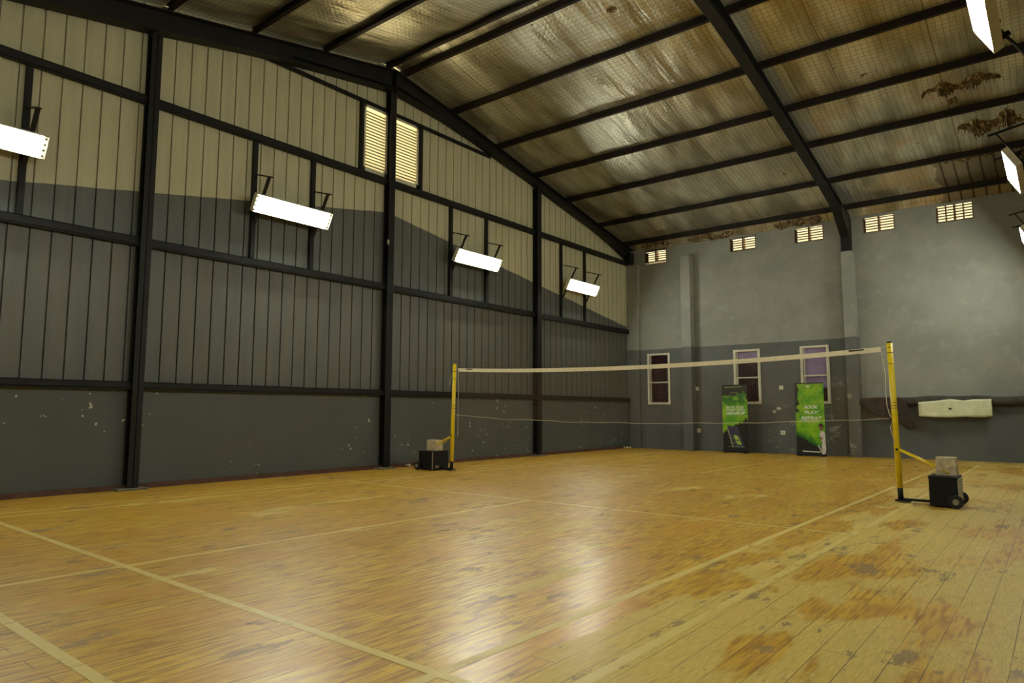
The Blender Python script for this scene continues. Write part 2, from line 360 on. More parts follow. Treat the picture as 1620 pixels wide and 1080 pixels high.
def rafter(x, wdt, name, lab, y1=6.9, tri=False):
    t = thing(name, lab, 'rafter', (x, RY, 0)); pts = [p for p in bottom if p[0] <= y1]; Y = lambda y: y-RY
    w2 = wdt/2; gap = .028
    top = [(y, zb(y)-gap) for y, _ in pts]
    i0 = min(range(len(pts)), key=lambda i: abs(pts[i][0]-RY))
    b = MB()
    for (ya, za), (yb_, zb_), (_, ta), (_, tb) in zip(pts, pts[1:], top, top[1:]):
        b.hexa([(-.005, Y(ya), za), (.005, Y(ya), za), (.005, Y(yb_), zb_), (-.005, Y(yb_), zb_), (-.005, Y(ya), ta), (.005, Y(ya), ta), (.005, Y(yb_), tb), (-.005, Y(yb_), tb)])
    b.build('web', M['steel'], t)
    for nm, ln, dz in (('top_flange', top, 0.), ('bottom_flange', pts, 0.)):
        b = MB()
        for (ya, za), (yb_, zb_) in zip(ln, ln[1:]):
            b.hexa([(-w2, Y(ya), za-.012), (w2, Y(ya), za-.012), (w2, Y(yb_), zb_-.012), (-w2, Y(yb_), zb_-.012), (-w2, Y(ya), za), (w2, Y(ya), za), (w2, Y(yb_), zb_), (-w2, Y(yb_), zb_)])
        b.build(nm, M['steel'], t)
    # haunch flanges by the ridge and the eave: where the deeper gusset starts
    for a, c in (((-2.6, 5.73), (-.80, 5.99)), ((-.72, 6.02), (.95, 5.80)), ((4.9, 5.06), (6.85, 4.66))):
        b = MB(); b.hexa([(-w2*.9, Y(a[0]), a[1]-.01), (w2*.9, Y(a[0]), a[1]-.01), (w2*.9, Y(c[0]), c[1]-.01), (-w2*.9, Y(c[0]), c[1]-.01), (-w2*.9, Y(a[0]), a[1]), (w2*.9, Y(a[0]), a[1]), (w2*.9, Y(c[0]), c[1]), (-w2*.9, Y(c[0]), c[1])])
        b.build('haunch_flange', M['steel'], t)
    b = MB(); b.box(-w2, w2, Y(-.785), Y(-.765), 5.90, zb(-.775)-.03); b.build('splice_plate', M['steel'], t)
    return t
t = rafter(-3.915, .17, 'gable_rafter', 'heavy black steel rafter following the slope of the left end wall')
MB().box(-.08, .10, 6.72-RY, 6.90-RY, 4.42, 4.68).build('knee_block', M['steel'], t, .004)
t = rafter(.955, .15, 'gable_rafter', 'black steel rafter crossing the middle of the ceiling down to the far wall', 6.9)
b = MB(); b.prism([(6.15-RY, 4.74), (6.76-RY, 4.32), (6.76-RY, 4.035), (6.94-RY, 4.035), (6.94-RY, 4.72), (6.15-RY, 4.86)], 0, -.085, .085).build('knee_block', M['steel'], t, .004)
def girt(z0, z1, dep, y0, y1, lab, name='wall_girt'):
    b = MB(); b.box(XL, XL+dep, y0, y1, z1-.008, z1); b.box(XL, XL+dep, y0, y1, z0, z0+.008); b.box(XL+dep-.008, XL+dep, y0, y1, z0, z1)
    b.box(XL+dep*.55, XL+dep, y0, y1, z0-.012, z0)
    return tag(b.build(name, M['steel']), lab, 'rail')
girt(4.405, 4.50, .075, YB, 6.84, 'long black rail crossing the left wall below the louvres')
girt(2.735, 2.825, .075, YB, 6.84, 'long dark grey rail crossing the left wall just below the lamps')
girt(1.11, 1.185, .085, YB, 6.84, 'lowest black rail on the left wall, on top of the grey plinth')
girt(5.59, 5.635, .05, -3.15, 1.7, 'short thin rail high under the gable, over the louvres')
MULL = [(-6.5, 'outermost left'), (-5.61, ''), (-3.06, ''), (-2.16, ''), (.66, ''), (1.60, ''), (4.03, ''), (4.95, '')]
labs = ['slim black upright at the left end of the lamp cut by the picture edge', 'slim black upright holding the lamp cut by the left picture edge', 'slim black upright at the near end of the second wall lamp', 'slim black upright behind the middle of the second wall lamp', 'slim dark upright at the near end of the third wall lamp', 'slim dark upright behind the middle of the third wall lamp', 'slim brown upright at the near end of the farthest wall lamp', 'slim brown upright behind the middle of the farthest wall lamp']
for (y, _), lab in list(zip(MULL, labs))[1:]:
    tag(MB().box(XL, XL+.05, y-.03, y+.03, 2.82, 4.405).build('wall_stud', M['steel'], bevel=.002), lab, 'upright')
for y, lab in ((-1.325, 'short dark upright on the left side of the louvre window'), (-.085, 'short dark upright on the right side of the louvre window')):
    tag(MB().box(XL, XL+.055, y-.03, y+.03, 4.495, 5.60).build('louvre_jamb', M['steel'], bevel=.002), lab, 'upright')
# louvre panels
for i, (a, c) in enumerate(((-1.28, -.80), (-.75, -.125))):
    z0, z1 = 4.525, 5.585; t = bpy.data.objects.new('window_%d' % (4+i), None); COL.objects.link(t); t.location = (XL, a, z0); S_(t)
    b = MB(); wd, hh = c-a, z1-z0
    b.box(-.05, .02, 0, .045, 0, hh); b.box(-.05, .02, wd-.045, wd, 0, hh); b.box(-.05, .02, 0, wd, 0, .06); b.box(-.05, .02, 0, wd, hh-.045, hh)
    b.build('window_frame', M['winframe'], t)
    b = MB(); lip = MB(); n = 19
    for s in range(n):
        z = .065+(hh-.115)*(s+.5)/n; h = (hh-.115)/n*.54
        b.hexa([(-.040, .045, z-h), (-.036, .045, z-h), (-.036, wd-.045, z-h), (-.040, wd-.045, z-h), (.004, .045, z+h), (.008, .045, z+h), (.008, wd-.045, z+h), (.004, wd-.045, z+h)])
        lip.box(.000, .012, .045, wd-.045, z-h-.012, z-h+.004)  # dark strip below each slat, its underside shade put into the colour
    sl = b.build('louvre_slats', M['louvre'], t); lip.build('slat_shade_strips', M['slat_shade'], sl)
# purlins
ordn = ['first', 'second', 'third', 'fourth', 'fifth', 'sixth', 'seventh']
def purlin(y, lab, side):
    b = MB(); s = -.198 if y > RY else .198; z = zb(y); x0, x1 = XL+.02, XR-.02; d = .105; wd = .05*side
    ya, yb_ = sorted((y, y+wd))
    b.box(x0, x1, ya, yb_, z, z+.006); b.box(x0, x1, ya, yb_, z+d-.006, z+d); b.box(x0, x1, y-.004, y+.004, z, z+d-.006); b.box(x0, x1, y+wd-.004, y+wd+.004, z, z+.02)
    return tag(b.build('roof_purlin', M['purlin']), lab, 'purlin', 'roof purlins')
for i, y in enumerate(PUR_R):
    purlin(y, ('ridge purlin, right one of the close pair' if i == 0 else '%s dark purlin down the right roof slope from the ridge pair' % ordn[i-1] if i < 6 else 'lowest dark purlin, running just in front of the far wall vents'), 1)
for i, y in enumerate(PUR_L[:4]):
    purlin(y, ('ridge purlin, left one of the close pair' if i == 0 else '%s dark purlin down the left roof slope from the ridge pair' % ordn[i-1]), -1)

# ------------------------------------------------------------------ lamps
def make_lamp(cy, side, xw, lab):
    # side=+1: on the left wall facing +x ; -1: mirrored on the right wall
    L = .585; mir = lambda p: (p[0] if side > 0 else -p[0]+.08, p[1], p[2])
    org = Vector((-3.755, cy, 3.5)); t = thing('wall_lamp', lab, 'lamp', mir(org), 'lamps on wall brackets')
    dn = Vector((-.11, 0, -.20)).normalized(); nrm = Vector((dn.z*-1, 0, dn.x)).normalized()   # into the room, downwards
    nrm = Vector((.876, 0, -.482))
    H = .118
    def P(a, y, d):                           # a down the face, y along, d behind the face
        v = dn*a-nrm*d; v.y = y
        return Vector((v.x*side, v.y, v.z))
    def slab(b, a0, a1, y0, y1, d0, d1): return b.hexa([P(a0, y0, d0), P(a1, y0, d0), P(a1, y1, d0), P(a0, y1, d0), P(a0, y0, d1), P(a1, y0, d1), P(a1, y1, d1), P(a0, y1, d1)])
    b = MB(); slab(b, -H, H, -L, L, .012, .065)
    for a in (-H, H-.006): slab(b, a, a+.006, -L, L, 0, .012)
    for y in (-L, L-.006): slab(b, -H, H, y, y+.006, 0, .012)
    b.build('housing', M['tray'], t)
    b = MB(); slab(b, -H+.008, H-.008, -L+.04, L-.05, .003, .012); b.build('diffuser', M['lamp'], t)
    for y in (-L+.024, L-.028):
        for j in range(4):
            a = -H+.03+j*(2*H-.06)/3; b = MB(); slab(b, a-.009, a+.009, y-.010, y+.010, .004, .012); b.build('tube_socket', M['socket'], t)
    for y in (-.45, .45):
        q = lambda x, z: Vector(((x-org.x)*side, y, z-org.z))
        xw_ = XL+.05 if side > 0 else -(xw-.02)+.08
        b = MB(); b.bar(q(xw_, 3.95), q(-3.585, 3.83), .032, .016); br = b.build('bracket_arm', M['steel'], t)
        b = MB(); b.bar(q(-3.655, 3.845), q(-3.99, 3.27), .012, .045, (0, 1, 0)); b.build('bracket_strut', M['steel'], t)
        b = MB(); b.bar(q(-3.99, 3.27), q(xw_, 3.27), .03, .010) if side < 0 else b.bar(q(-3.97, 3.27), q(-4.0, 3.27), .03, .01); b.build('bracket_foot', M['steel'], t)
        for c0, c1 in ((q(-3.80, 3.545), q(-3.86, 3.575)), (q(-3.865, 3.44), q(-3.91, 3.465))):
            b = MB(); b.bar(c0, c1, .03, .03); b.build('bracket_clip', M['steel'], t)
    return t
for cy, lab in ((-6.06, 'bright strip lamp on the left wall, cut by the left picture edge'), (-2.60, 'bright strip lamp on the left wall between the two nearer columns'), (1.14, 'bright strip lamp on the left wall just right of the ridge column'), (4.54, 'smallest looking bright strip lamp on the left wall near the far corner')):
    make_lamp(cy, 1, XL, lab)
for cy, lab in ((-6.1, 'strip lamp on the right wall beside the camera, out of the view'), (-2.61, 'bright strip lamp at the top right corner of the view'), (1.45, 'bright strip lamp on the right, hanging before the torn insulation'), (5.28, 'bright strip lamp at the right edge, farthest along that side')):
    make_lamp(cy, -1, XR, lab)

# ------------------------------------------------------------------ far wall windows, vents, switches
wl = []
for i, (x0, x1, z0, z1) in enumerate(WIN):
    t = bpy.data.objects.new('window_%d' % (i+1), None); COL.objects.link(t); t.location = (x0, YF, z0); S_(t); W, H = x1-x0, z1-z0; zm = (.49, .545, .55)[i]
    b = MB()
    b.box(-.02, .035, -.025, .06, -.02, H+.02); b.box(W-.035, W+.02, -.025, .06, -.02, H+.02); b.box(-.02, W+.02, -.026, .06, -.025, .03); b.box(-.02, W+.02, -.026, .06, H-.025, H+.02)
    b.box(0, W, -.018, .05, zm-.014, zm+.014); b.build('window_frame', M['winframe'], t, .003)
    b = MB(); b.box(.052, .064, -.012, .03, 0, H); b.build('window_stile', M['winframe'], t)
    def pane(a0, a1, c0, c1, m, y=.035): MB().box(a0, a1, y, y+.01, c0, c1).build('pane', M[m], t)
    if i == 0: pane(0, W, 0, H, 'pane_dark')
    if i == 1: pane(0, W, 0, H-.17, 'pane_dark'); pane(0, W, H-.17, H, 'pane_purple')
    if i == 2: pane(0, W, .30, H, 'pane_purple'); pane(0, W, 0, .30, 'pane_dark')
for i, (x0, x1, z0, z1, n) in enumerate(VEN):
    lab = ['vent grille in the far left corner, partly under torn insulation', 'vent grille above the middle window of the far wall', 'vent grille just left of the ceiling rafter end', 'vent grille just right of the ceiling rafter end', 'four-column vent grille at the far right of the far wall'][i]
    t = thing('vent_grille', lab, 'vent', (x0, YF, z0), 'slatted vents under the eave'); W = x1-x0; H = .295
    b = MB(); b.box(-.012, .0, -.006, .16, -.012, H); b.box(W, W+.012, -.006, .16, -.012, H); b.box(-.012, W+.012, -.006, .16, -.018, 0)
    for j in range(1, n):
        hw = .014 if (n == 2 or j == 2) else .008; b.box(W*j/n-hw, W*j/n+hw, -.004, .14, 0, H)
    b.build('grille_frame', M['ventblock'], t)
    b = MB(); ns = 5
    for s in range(ns):
        z = .043+s*.052; b.hexa([(0, 0, z-.005), (W, 0, z-.005), (W, .04, z+.006), (0, .04, z+.006), (0, 0, z+.017), (W, 0, z+.017), (W, .04, z+.021), (0, .04, z+.021)])
    b.build('slats', M['ventblock'], t)
for x, z, lab in ((-2.21, 1.37, 'white switch plate beside the left window, above the other'), (-2.19, .45, 'white socket plate low on the wall left of the first banner'), (-.38, 1.36, 'white switch plate high between the two green banners'), (-.38, .44, 'white socket plate low between the two green banners')):
    x, z = F(x, z); t = thing('wall_switch', lab, 'switch', (x, YF, z))
    MB().box(-.043, .043, -.012, 0, -.043, .043).build('plate', M['switch'], t, .004)
    MB().box(-.014, .014, -.017, -.012, -.02, .02).build('rocker', M['switch_dk'] if z < 1 else M['switch'], t, .002)
# two chips of bare plaster
for x, z, s in ((-.54, .87, .05), (-.45, .93, .055)):
    x, z = F(x, z); pts = [(x+s*random.uniform(.7, 1.1)*math.cos(a), z+s*.7*random.uniform(.7, 1.2)*math.sin(a)) for a in [i*math.pi/5 for i in range(10)]]
    o = MB().prism(pts, 1, YF-.006, YF).build('plaster_patch', M['pale'])
    tag(o, 'small pale plaster patch between the banners, %s' % ('left one of two' if x < -.6 else 'right one of two'), 'patch')

# ledge, cream sheet and hanging cloth right of the second pilaster
b = MB(); n = 60
ring = []
for i in range(n+1):
    x = 1.08+(XR-1.09)*i/n; dz = .012*math.sin(x*3.1)+.008*math.sin(x*9); dy = .008*math.sin(x*5+1)
    prof = [(6.949, 1.145), (6.90+dy, 1.15), (6.845+dy, 1.12), (6.83+dy, 1.06), (6.85+dy, 1.00), (6.91+dy, .985), (6.949, .99)]
    ring.append([b.bm.verts.new((x, p[0], p[1]+dz)) for p in prof])
for A, B in zip(ring, ring[1:]):
    for j in range(6): b.face([A[j], A[j+1], B[j+1], B[j]]).smooth = True
b.face(ring[0]); b.face(ring[-1][::-1])
tag(b.build('rolled_net', M['dark_cloth']), 'long dark rolled cloth fixed along the far wall at waist height', 'roll')
def drape(name, outline, y, mat, lab, cat, amp=.02, thick=.012, fr=9.):
    # outline: list of (x, ztop, zbottom)
    b = MB(); R = []
    for i in range(len(outline)-1):
        for t in range(5):
            s = t/5; R.append(tuple(outline[i][j]*(1-s)+outline[i+1][j]*s for j in range(3)))
    R.append(outline[-1]); G = []
    for x, zt, z0 in R: G.append([b.bm.verts.new((x, y-.01+amp*math.sin(x*fr+v*.5)*(.25+v/10*.9), zt+(z0-zt)*v/8)) for v in range(9)])
    for A, B in zip(G, G[1:]):
        for v in range(8): b.face([A[v], A[v+1], B[v+1], B[v]]).smooth = True
    o = b.build(name, M[mat]); sd = o.modifiers.new('thickness', 'SOLIDIFY'); sd.thickness = thick; sd.offset = 0
    return tag(o, lab, cat)
drape('draped_cloth', [(1.05, 1.11, 1.04), (1.17, 1.13, .95), (1.30, 1.135, .82), (1.45, 1.14, .74), (1.62, 1.14, .70), (1.74, 1.13, .66), (1.84, 1.10, .56), (1.93, .85, .56), (1.98, .70, .60)], 6.79, 'brown_cloth', 'dark brown cloth slung over the wall roll behind the right net post', 'cloth', .02, .02)
o = drape('cream_cloth', [(2.055, 1.045, .79), (2.30, 1.065, .775), (2.56, 1.10, .775), (2.75, 1.07, .785), (2.90, 1.09, .78), (3.05, 1.09, .78), (3.165, 1.095, .80)], 6.79, 'cream_cloth', 'stiff cream cloth hung over the dark roll on the far wall', 'cloth', .012, .03, 5.)
b = MB(); b.tube([(2.53, 6.755, .925), (2.55, 6.75, .93), (2.565, 6.755, .92)], [.012, .018, .010], 8); b.build('dark_knot', M['dark_cloth'], o)

# ------------------------------------------------------------------ court lines
DL = -.0128; cs, sn = math.cos(DL), math.sin(DL)
def C(x, y): return (cs*x-sn*y, sn*x+cs*y)
lx = {'dl': -2.863, 'sl': -2.592, 'c': .027, 'sr': 2.514, 'dr': 2.927}; ly = {'b': -6.782, 'ls': -6.048, 'ss': -2.335, 'fs': 1.586, 'fls': 5.25, 'fb': 5.92}
segs = [(lx['dl'], ly['b'], lx['dl'], ly['fb'], .04), (lx['sl'], ly['b'], lx['sl'], ly['fb'], .04), (lx['sr'], ly['b'], lx['sr'], ly['fb'], .045), (lx['dr'], ly['b'], lx['dr'], ly['fb'], .045), (lx['c'], ly['b'], lx['c'], ly['ss'], .04), (lx['c'], ly['fs'], lx['c'], ly['fb'], .04),
        (lx['dl'], ly['ss'], lx['dr'], ly['ss'], .036), (lx['dl'], ly['fs'], lx['dr'], ly['fs'], .036), (lx['dl'], ly['ls'], lx['dr'], ly['ls'], .042), (lx['dl'], ly['b'], lx['dr'], ly['b'], .045), (lx['dl'], ly['fb'], lx['dr'], ly['fb'], .04), (lx['dl'], ly['fls'], lx['dr'], ly['fls'], .036)]
b = MB()
for i, (x0, y0, x1, y1, wd) in enumerate(segs):
    if x0 == x1: q = [(x0-wd/2, y0), (x0+wd/2, y0), (x0+wd/2, y1), (x0-wd/2, y1)]; zt = .0008
    else: q = [(x0-.02, y0-wd/2), (x1+.02, y0-wd/2), (x1+.02, y0+wd/2), (x0-.02, y0+wd/2)]; zt = .0012
    q = [C(*p) for p in q]; b.face([(p[0], p[1], zt) for p in q])
tag(b.build('court_lines', M['line']), 'faded yellow badminton court lines painted on the timber floor', 'court lines')

# ------------------------------------------------------------------ net posts, carts and net
PR, PL = Vector((2.842, -.16, 0)), Vector((-2.925, -.385, 0))
def post(P, side, lab, lean):
    t = thing('net_post', lab, 'net post', P); tx = lean
    b = MB(); b.tube([(tx*.09, 0, .135), (tx*.5, 0, .75), (tx, 0, 1.545)], .027, 16); b.build('pole', M['yellow'], t)
    b = MB(); b.tube([(0, 0, .02), (tx*.09, 0, .14)], .025, 14); b.build('sleeve', M['black'], t)
    b = MB()
    for z in (.96, .93, .905, 1.34, 1.45): b.tube([(tx*z/1.55, 0, z-.003), (tx*z/1.55, 0, z+.003)], .0285, 14)
    b.build('binding_cord', M['cord'], t)
    b = MB(); b.tube([(tx, 0, 1.542), (tx, 0, 1.562)], .024, 14); b.tube([(tx, -.03, 1.50), (tx, .03, 1.50)], .006, 8); b.build('pole_cap', M['black'] if side > 0 else M['yellow'], t)
    b = MB(); b.box(-.045 if side > 0 else -.09, .09 if side > 0 else .045, -.05, .05, .012, .026); b.bar((.02*side, 0, .03), (.30*side, 0, .03), .05, .022); b.build('base_bar', M['black'], t, .002)
    for dy in (-.022, .03): b = MB(); b.tube([(tx*.3+.012*side, dy*.8, .505+dy*.1), (.42*side, dy*3.2, .30)], .0085, 8); b.build('brace', M['yellow'], t)
    b = MB(); b.tube([(tx*.3, -.034, .505), (tx*.3, .034, .505)], .012, 8); b.build('brace_bolt', M['black'], t)
    # weight box on wheels
    x0, x1 = (.265*side, .490*side) if side > 0 else (.49*side, .205*side); x0, x1 = sorted((x0, x1)); y0, y1 = -.19, .15
    b = MB(); b.box(x0, x1, y0, y1, .012, .275); b.box(x0-.004, x1+.004, y0-.004, y1+.004, .262, .28); b.build('weight_box', M['black'], t, .005)
    if side > 0: MB().box(x1, x1+.008, y0+.01, y1-.01, .05, .26).build('pale_side_face', M['pale'], t, .002)  # pale panel covering the outer face of the right weight box
    else:
        MB().box(x1, x1+.004, y0+.06, y0+.14, .03, .07).build('data_plate', M['hub'], t)
        MB().box(x1-.004, x1+.004, y0-.004, y0+.012, .012, .27).build('corner_strip', M['hub'], t)
    wx = (x1-.035) if side > 0 else (x0+.03)
    for yy, s in ((y0-.035, -1), (y1+.03, 1)):
        b = MB(); b.tube([(wx+.02*side, yy-.018, .062), (wx+.02*side, yy-.012, .062), (wx+.02*side, yy+.012, .062), (wx+.02*side, yy+.018, .062)], [.052, .060, .060, .052], 22)
        wh = b.build('wheel', M['rubber'], t)
        b = MB(); b.tube([(wx+.02*side, yy-.021, .062), (wx+.02*side, yy+.021, .062)], [.026, .026], 14); b.build('hub', M['hub'], wh)
    b = MB(); b.tube([(wx+.02*side, y0-.04, .062), (wx+.02*side, y1+.04, .062)], .008, 8); b.build('axle', M['hub'], t)
    return t, (x0, x1, y0, y1)
tR, bxR = post(PR, 1, 'yellow net post on the right, nearer the camera, with black weight box', -.028)
tL, bxL = post(PL, -1, 'yellow net post on the left by the plinth wall, with black weight box', .045)
def block(P, bx, side, lab):
    x0, x1, y0, y1 = bx; cx = P.x+(x0+x1)/2+(.018 if side > 0 else .0); cy = P.y+(y0+y1)/2+.02; z = .280
    b = MB(); hw, hy, h = (.086, .07, .168) if side > 0 else (.10, .075, .155)
    b.hexa([(-hw, -hy, 0), (hw, -hy, 0), (hw, hy, 0), (-hw, hy, 0), (-hw*.93, -hy*.93, h), (hw*.93, -hy*.93, h), (hw*.93, hy*.93, h), (-hw*.93, hy*.93, h)])
    bmesh.ops.subdivide_edges(b.bm, edges=b.bm.edges[:], cuts=6, use_grid_fill=True)
    for v in b.bm.verts:
        if v.co.z > .003: v.co += Vector((random.uniform(-1, 1), random.uniform(-1, 1), random.uniform(-1, 1)))*.0018
    tag(b.build('concrete_block', M['concrete'], bevel=.004, loc=(cx, cy, z+.001)), lab, 'block')
block(PR, bxR, 1, 'cream concrete block standing on the right post weight box')
block(PL, bxL, -1, 'cream concrete block standing on the left post weight box')
# net between the posts
A = PL+Vector((.045+.027, 0, 0)); B = PR+Vector((-.028-.03, 0, 0)); D = (B-A); Ln = D.length; D.normalize()
s0, s1 = .05, Ln-.05
def ztop(s): t = (s-s0)/(s1-s0); return 1.495-.075*4*t*(1-t)+.018*t
def zbot(s): t = (s-s0)/(s1-s0); return .80-.075*4*t*(1-t)+.008*math.sin(t*31)*(1-t)+.003*math.sin(t*70)
def NP(s, z, off=0): v = A+D*s; return Vector((v.x, v.y+off, z))
net = thing('badminton_net', 'brown badminton net with off-white top tape strung between the yellow posts', 'net', tuple(A))
def N2(s, z, off=0): return NP(s, z, off)-A
b = MB(); n = 60
for i in range(n):
    a, c = s0+(s1-s0)*i/n, s0+(s1-s0)*(i+1)/n
    b.hexa([N2(a, ztop(a)-.05, -.006), N2(c, ztop(c)-.05, -.006), N2(c, ztop(c)-.05, .006), N2(a, ztop(a)-.05, .006), N2(a, ztop(a), -.005), N2(c, ztop(c), -.005), N2(c, ztop(c), .005), N2(a, ztop(a), .005)])
bmesh.ops.remove_doubles(b.bm, verts=b.bm.verts[:], dist=1e-5)
tp = b.build('top_tape', M['tape'], net)
for a, c in ((.20, .32), (Ln-.34, Ln-.20)):
    b = MB(); b.hexa([N2(a, ztop(a)-.020, -.0075), N2(c, ztop(c)-.020, -.0075), N2(c, ztop(c)-.020, -.0065), N2(a, ztop(a)-.020, -.0065), N2(a, ztop(a)-.006, -.0075), N2(c, ztop(c)-.006, -.0075), N2(c, ztop(c)-.006, -.0065), N2(a, ztop(a)-.006, -.0065)])
    b.build('maker_mark', M['brown_cloth'], tp)
b = MB(); cell = .0205; nv = int((s1-s0)/cell); t_ = .00055
for i in range(nv+1):
    s = s0+(s1-s0)*i/nv; wob = .0
    b.hexa([N2(s-t_, zbot(s), -t_), N2(s+t_, zbot(s), -t_), N2(s+t_, zbot(s), t_), N2(s-t_, zbot(s), t_), N2(s-t_, ztop(s)-.045, -t_), N2(s+t_, ztop(s)-.045, -t_), N2(s+t_, ztop(s)-.045, t_), N2(s-t_, ztop(s)-.045, t_)])
for j in range(1, 34):
    v = j/34
    for i in range(40):
        a, c = s0+(s1-s0)*i/40, s0+(s1-s0)*(i+1)/40
        za, zc = zbot(a)+(ztop(a)-.05-zbot(a))*v, zbot(c)+(ztop(c)-.05-zbot(c))*v
        b.hexa([N2(a, za-t_, -t_), N2(c, zc-t_, -t_), N2(c, zc-t_, t_), N2(a, za-t_, t_), N2(a, za+t_, -t_), N2(c, zc+t_, -t_), N2(c, zc+t_, t_), N2(a, za+t_, t_)])
b.build('netting', M['cord'], net)
b = MB(); b.tube([N2(s0+(s1-s0)*i/80, zbot(s0+(s1-s0)*i/80)) for i in range(81)], .0032, 6); b.build('bottom_cord', M['rope'], net)
b = MB()
b.tube([N2(-.02, 1.50), N2(s0, ztop(s0)-.01)], .003, 6); b.tube([N2(s1, ztop(s1)-.01), N2(Ln+.02, 1.525)], .003, 6)
b.tube([N2(-.01, .83), N2(s0, zbot(s0))], .003, 6); b.tube([N2(s1, zbot(s1)), N2(Ln+.0, .80)], .003, 6)
b.tube([N2(s0, 1.48), N2(s0+.008, 1.2), N2(s0-.004, .95), N2(s0+.002, .60), N2(s0-.01, .50)], .0035, 6)
b.tube([N2(s1, 1.50), N2(s1+.015, 1.38), N2(s1+.03, 1.25), N2(s1+.026, 1.05), N2(s1+.03, .93), N2(s1+.05, .84), N2(s1+.075, .80)], .004, 6)
b.tube([N2(s1+.075, .76, -.03), N2(s1+.055, .73, -.03), N2(s1+.06, .68, -.03), N2(s1+.08, .61, -.03), N2(s1+.083, .55, -.03)], .004, 6)
b.tube([N2(-.06, 1.40, -.03), N2(-.085, 1.30, -.03), N2(-.10, 1.24, -.03)], .004, 6)
b.build('tie_cord', M['rope'], net)

# ------------------------------------------------------------------ banners
def m_banner(name, seed, kind):
    k = NT(name); tc = k.n('ShaderNodeTexCoord').outputs['Object']; o = k.xyz(tc); x, z = o[0], o[2]
    off = k.comb(k.mt('ADD', x, seed), 0., z)
    n1 = k.noise(5, 5, off, .6); n2 = k.noise(11, 6, off, .7)
    g = k.mix(k.ramp(n1, .35, .65), (.27, .50, .006), (.06, .33, .005))
    if kind == 'L':
        lim = k.mt('ADD', k.mt('ADD', .43, k.mt('MULTIPLY', x, .55)), k.mt('MULTIPLY', k.mt('SUBTRACT', n2, .5), .45))
        blk = k.ramp(k.mt('SUBTRACT', lim, z), .0, .02)
        topd = k.ramp(k.mt('SUBTRACT', z, k.mt('ADD', 1.30, k.mt('MULTIPLY', k.mt('SUBTRACT', n1, .62), .9))), .0, .03)
        g = k.mix(k.mt('MULTIPLY', k.ramp(z, .85, 1.15), k.ramp(n1, .45, .6)), g, (.015, .13, .012))
    else:
        lim = k.mt('ADD', k.mt('SUBTRACT', .42, k.mt('MULTIPLY', x, .55)), k.mt('MULTIPLY', k.mt('SUBTRACT', n2, .5), .25))
        blk = k.ramp(k.mt('SUBTRACT', lim, z), .0, .02)
        g = k.mix(k.ramp(k.mt('SUBTRACT', k.mt('ADD', lim, .16), z), 0., .16), g, (.012, .14, .014))
        lf = k.mt('SUBTRACT', k.mt('ADD', .045, k.mt('MULTIPLY', k.mt('SUBTRACT', n2, .45), .30)), x)
        topd = k.mt('MULTIPLY', k.ramp(lf, .0, .01), k.ramp(z, .82, .90))
    c = k.mix(k.mt('MAXIMUM', blk, topd), g, (.008, .009, .010))
    k.set(Base_Color=c, Roughness=.38); return k.m
def flat(name, mat, parent, poly, y, th=.0012):     # printed flat shape in banner coordinates (x, z)
    return MB().prism(poly, 1, y-th, y).build(name, mat, parent)
def text(s, size, x, z, y, mat, parent, shear=.25, bold=.012, name='lettering', align='CENTER', wd=None):
    cu = bpy.data.curves.new('lettering', 'FONT'); cu.body = s; cu.size = size; cu.align_x = align; cu.shear = shear; cu.offset = bold*size; cu.extrude = .0004; cu.resolution_u = 3
    tmp = bpy.data.objects.new('lettering_curve', cu); COL.objects.link(tmp); dg = bpy.context.evaluated_depsgraph_get(); dg.update()
    me = bpy.data.meshes.new_from_object(tmp.evaluated_get(dg)); bpy.data.objects.remove(tmp); bpy.data.curves.remove(cu)
    o = bpy.data.objects.new(name, me); COL.objects.link(o); me.materials.clear(); me.materials.append(mat); o.parent = parent
    sx = 1.
    if wd:
        xs_ = [v.co.x for v in me.vertices]; sx = wd/(max(xs_)-min(xs_))
    for v in me.vertices: v.co = Vector((x+v.co.x*sx, y-v.co.z, z+v.co.y))
    for p in me.polygons: pass
    return o
M['ink'] = plain('white_print', (.72, .76, .62), .4, 0, .03, 20); M['ink2'] = plain('pale_green_print', (.30, .46, .10), .4, 0, .05, 20)
M['phone'] = plain('navy_print', (.055, .058, .10), .25, 0, .2, 6); M['lime'] = plain('lime_print', (.36, .52, .09), .4, 0, .05, 12)
M['skin'] = plain('brown_skin_print', (.20, .09, .06), .5, 0, .1, 20); M['hair'] = plain('dark_hair_print', (.05, .015, .012), .5, 0, .1, 20); M['kit'] = plain('white_kit_print', (.62, .56, .55), .5, 0, .12, 14)
def stand(loc, lab, mat):
    t = thing('roll_up_banner', lab, 'banner', loc, None)
    MB().box(0, .54, -.002, .002, .03, 1.425).build('banner_sheet', mat, t)
    b = MB(); b.box(-.005, .545, -.035, .035, .012, .045); b.bar((.06, -.075, .006), (.06, .075, .006), .03, .010); b.bar((.48, -.075, .006), (.48, .075, .006), .03, .010); b.build('base_cassette', M['black'], t, .003)
    b = MB(); b.box(.0, .54, -.006, .006, 1.42, 1.435); b.build('top_rail', M['black'], t); b = MB(); b.tube([(.27, .018, .03), (.27, .012, 1.43)], .007, 8); b.build('support_pole', M['hub'], t)
    return t
t = stand((-1.585, 6.60, 0), 'green and black banner with a smartphone print under the middle window', m_banner('green_splatter_print_left', 3.1, 'L')); y = -.0025
text('BOOK YOUR', .062, .27, .935, y, M['ink'], t, .3, .03, wd=.37); text('COURT WITH', .062, .27, .880, y, M['ink'], t, .3, .03, wd=.42); text('GEARUP', .088, .27, .805, y, M['ink'], t, .3, .035, wd=.42)
flat('print_bar', M['ink2'], t, [(.14, .775), (.40, .775), (.40, .785), (.14, .785)], y)
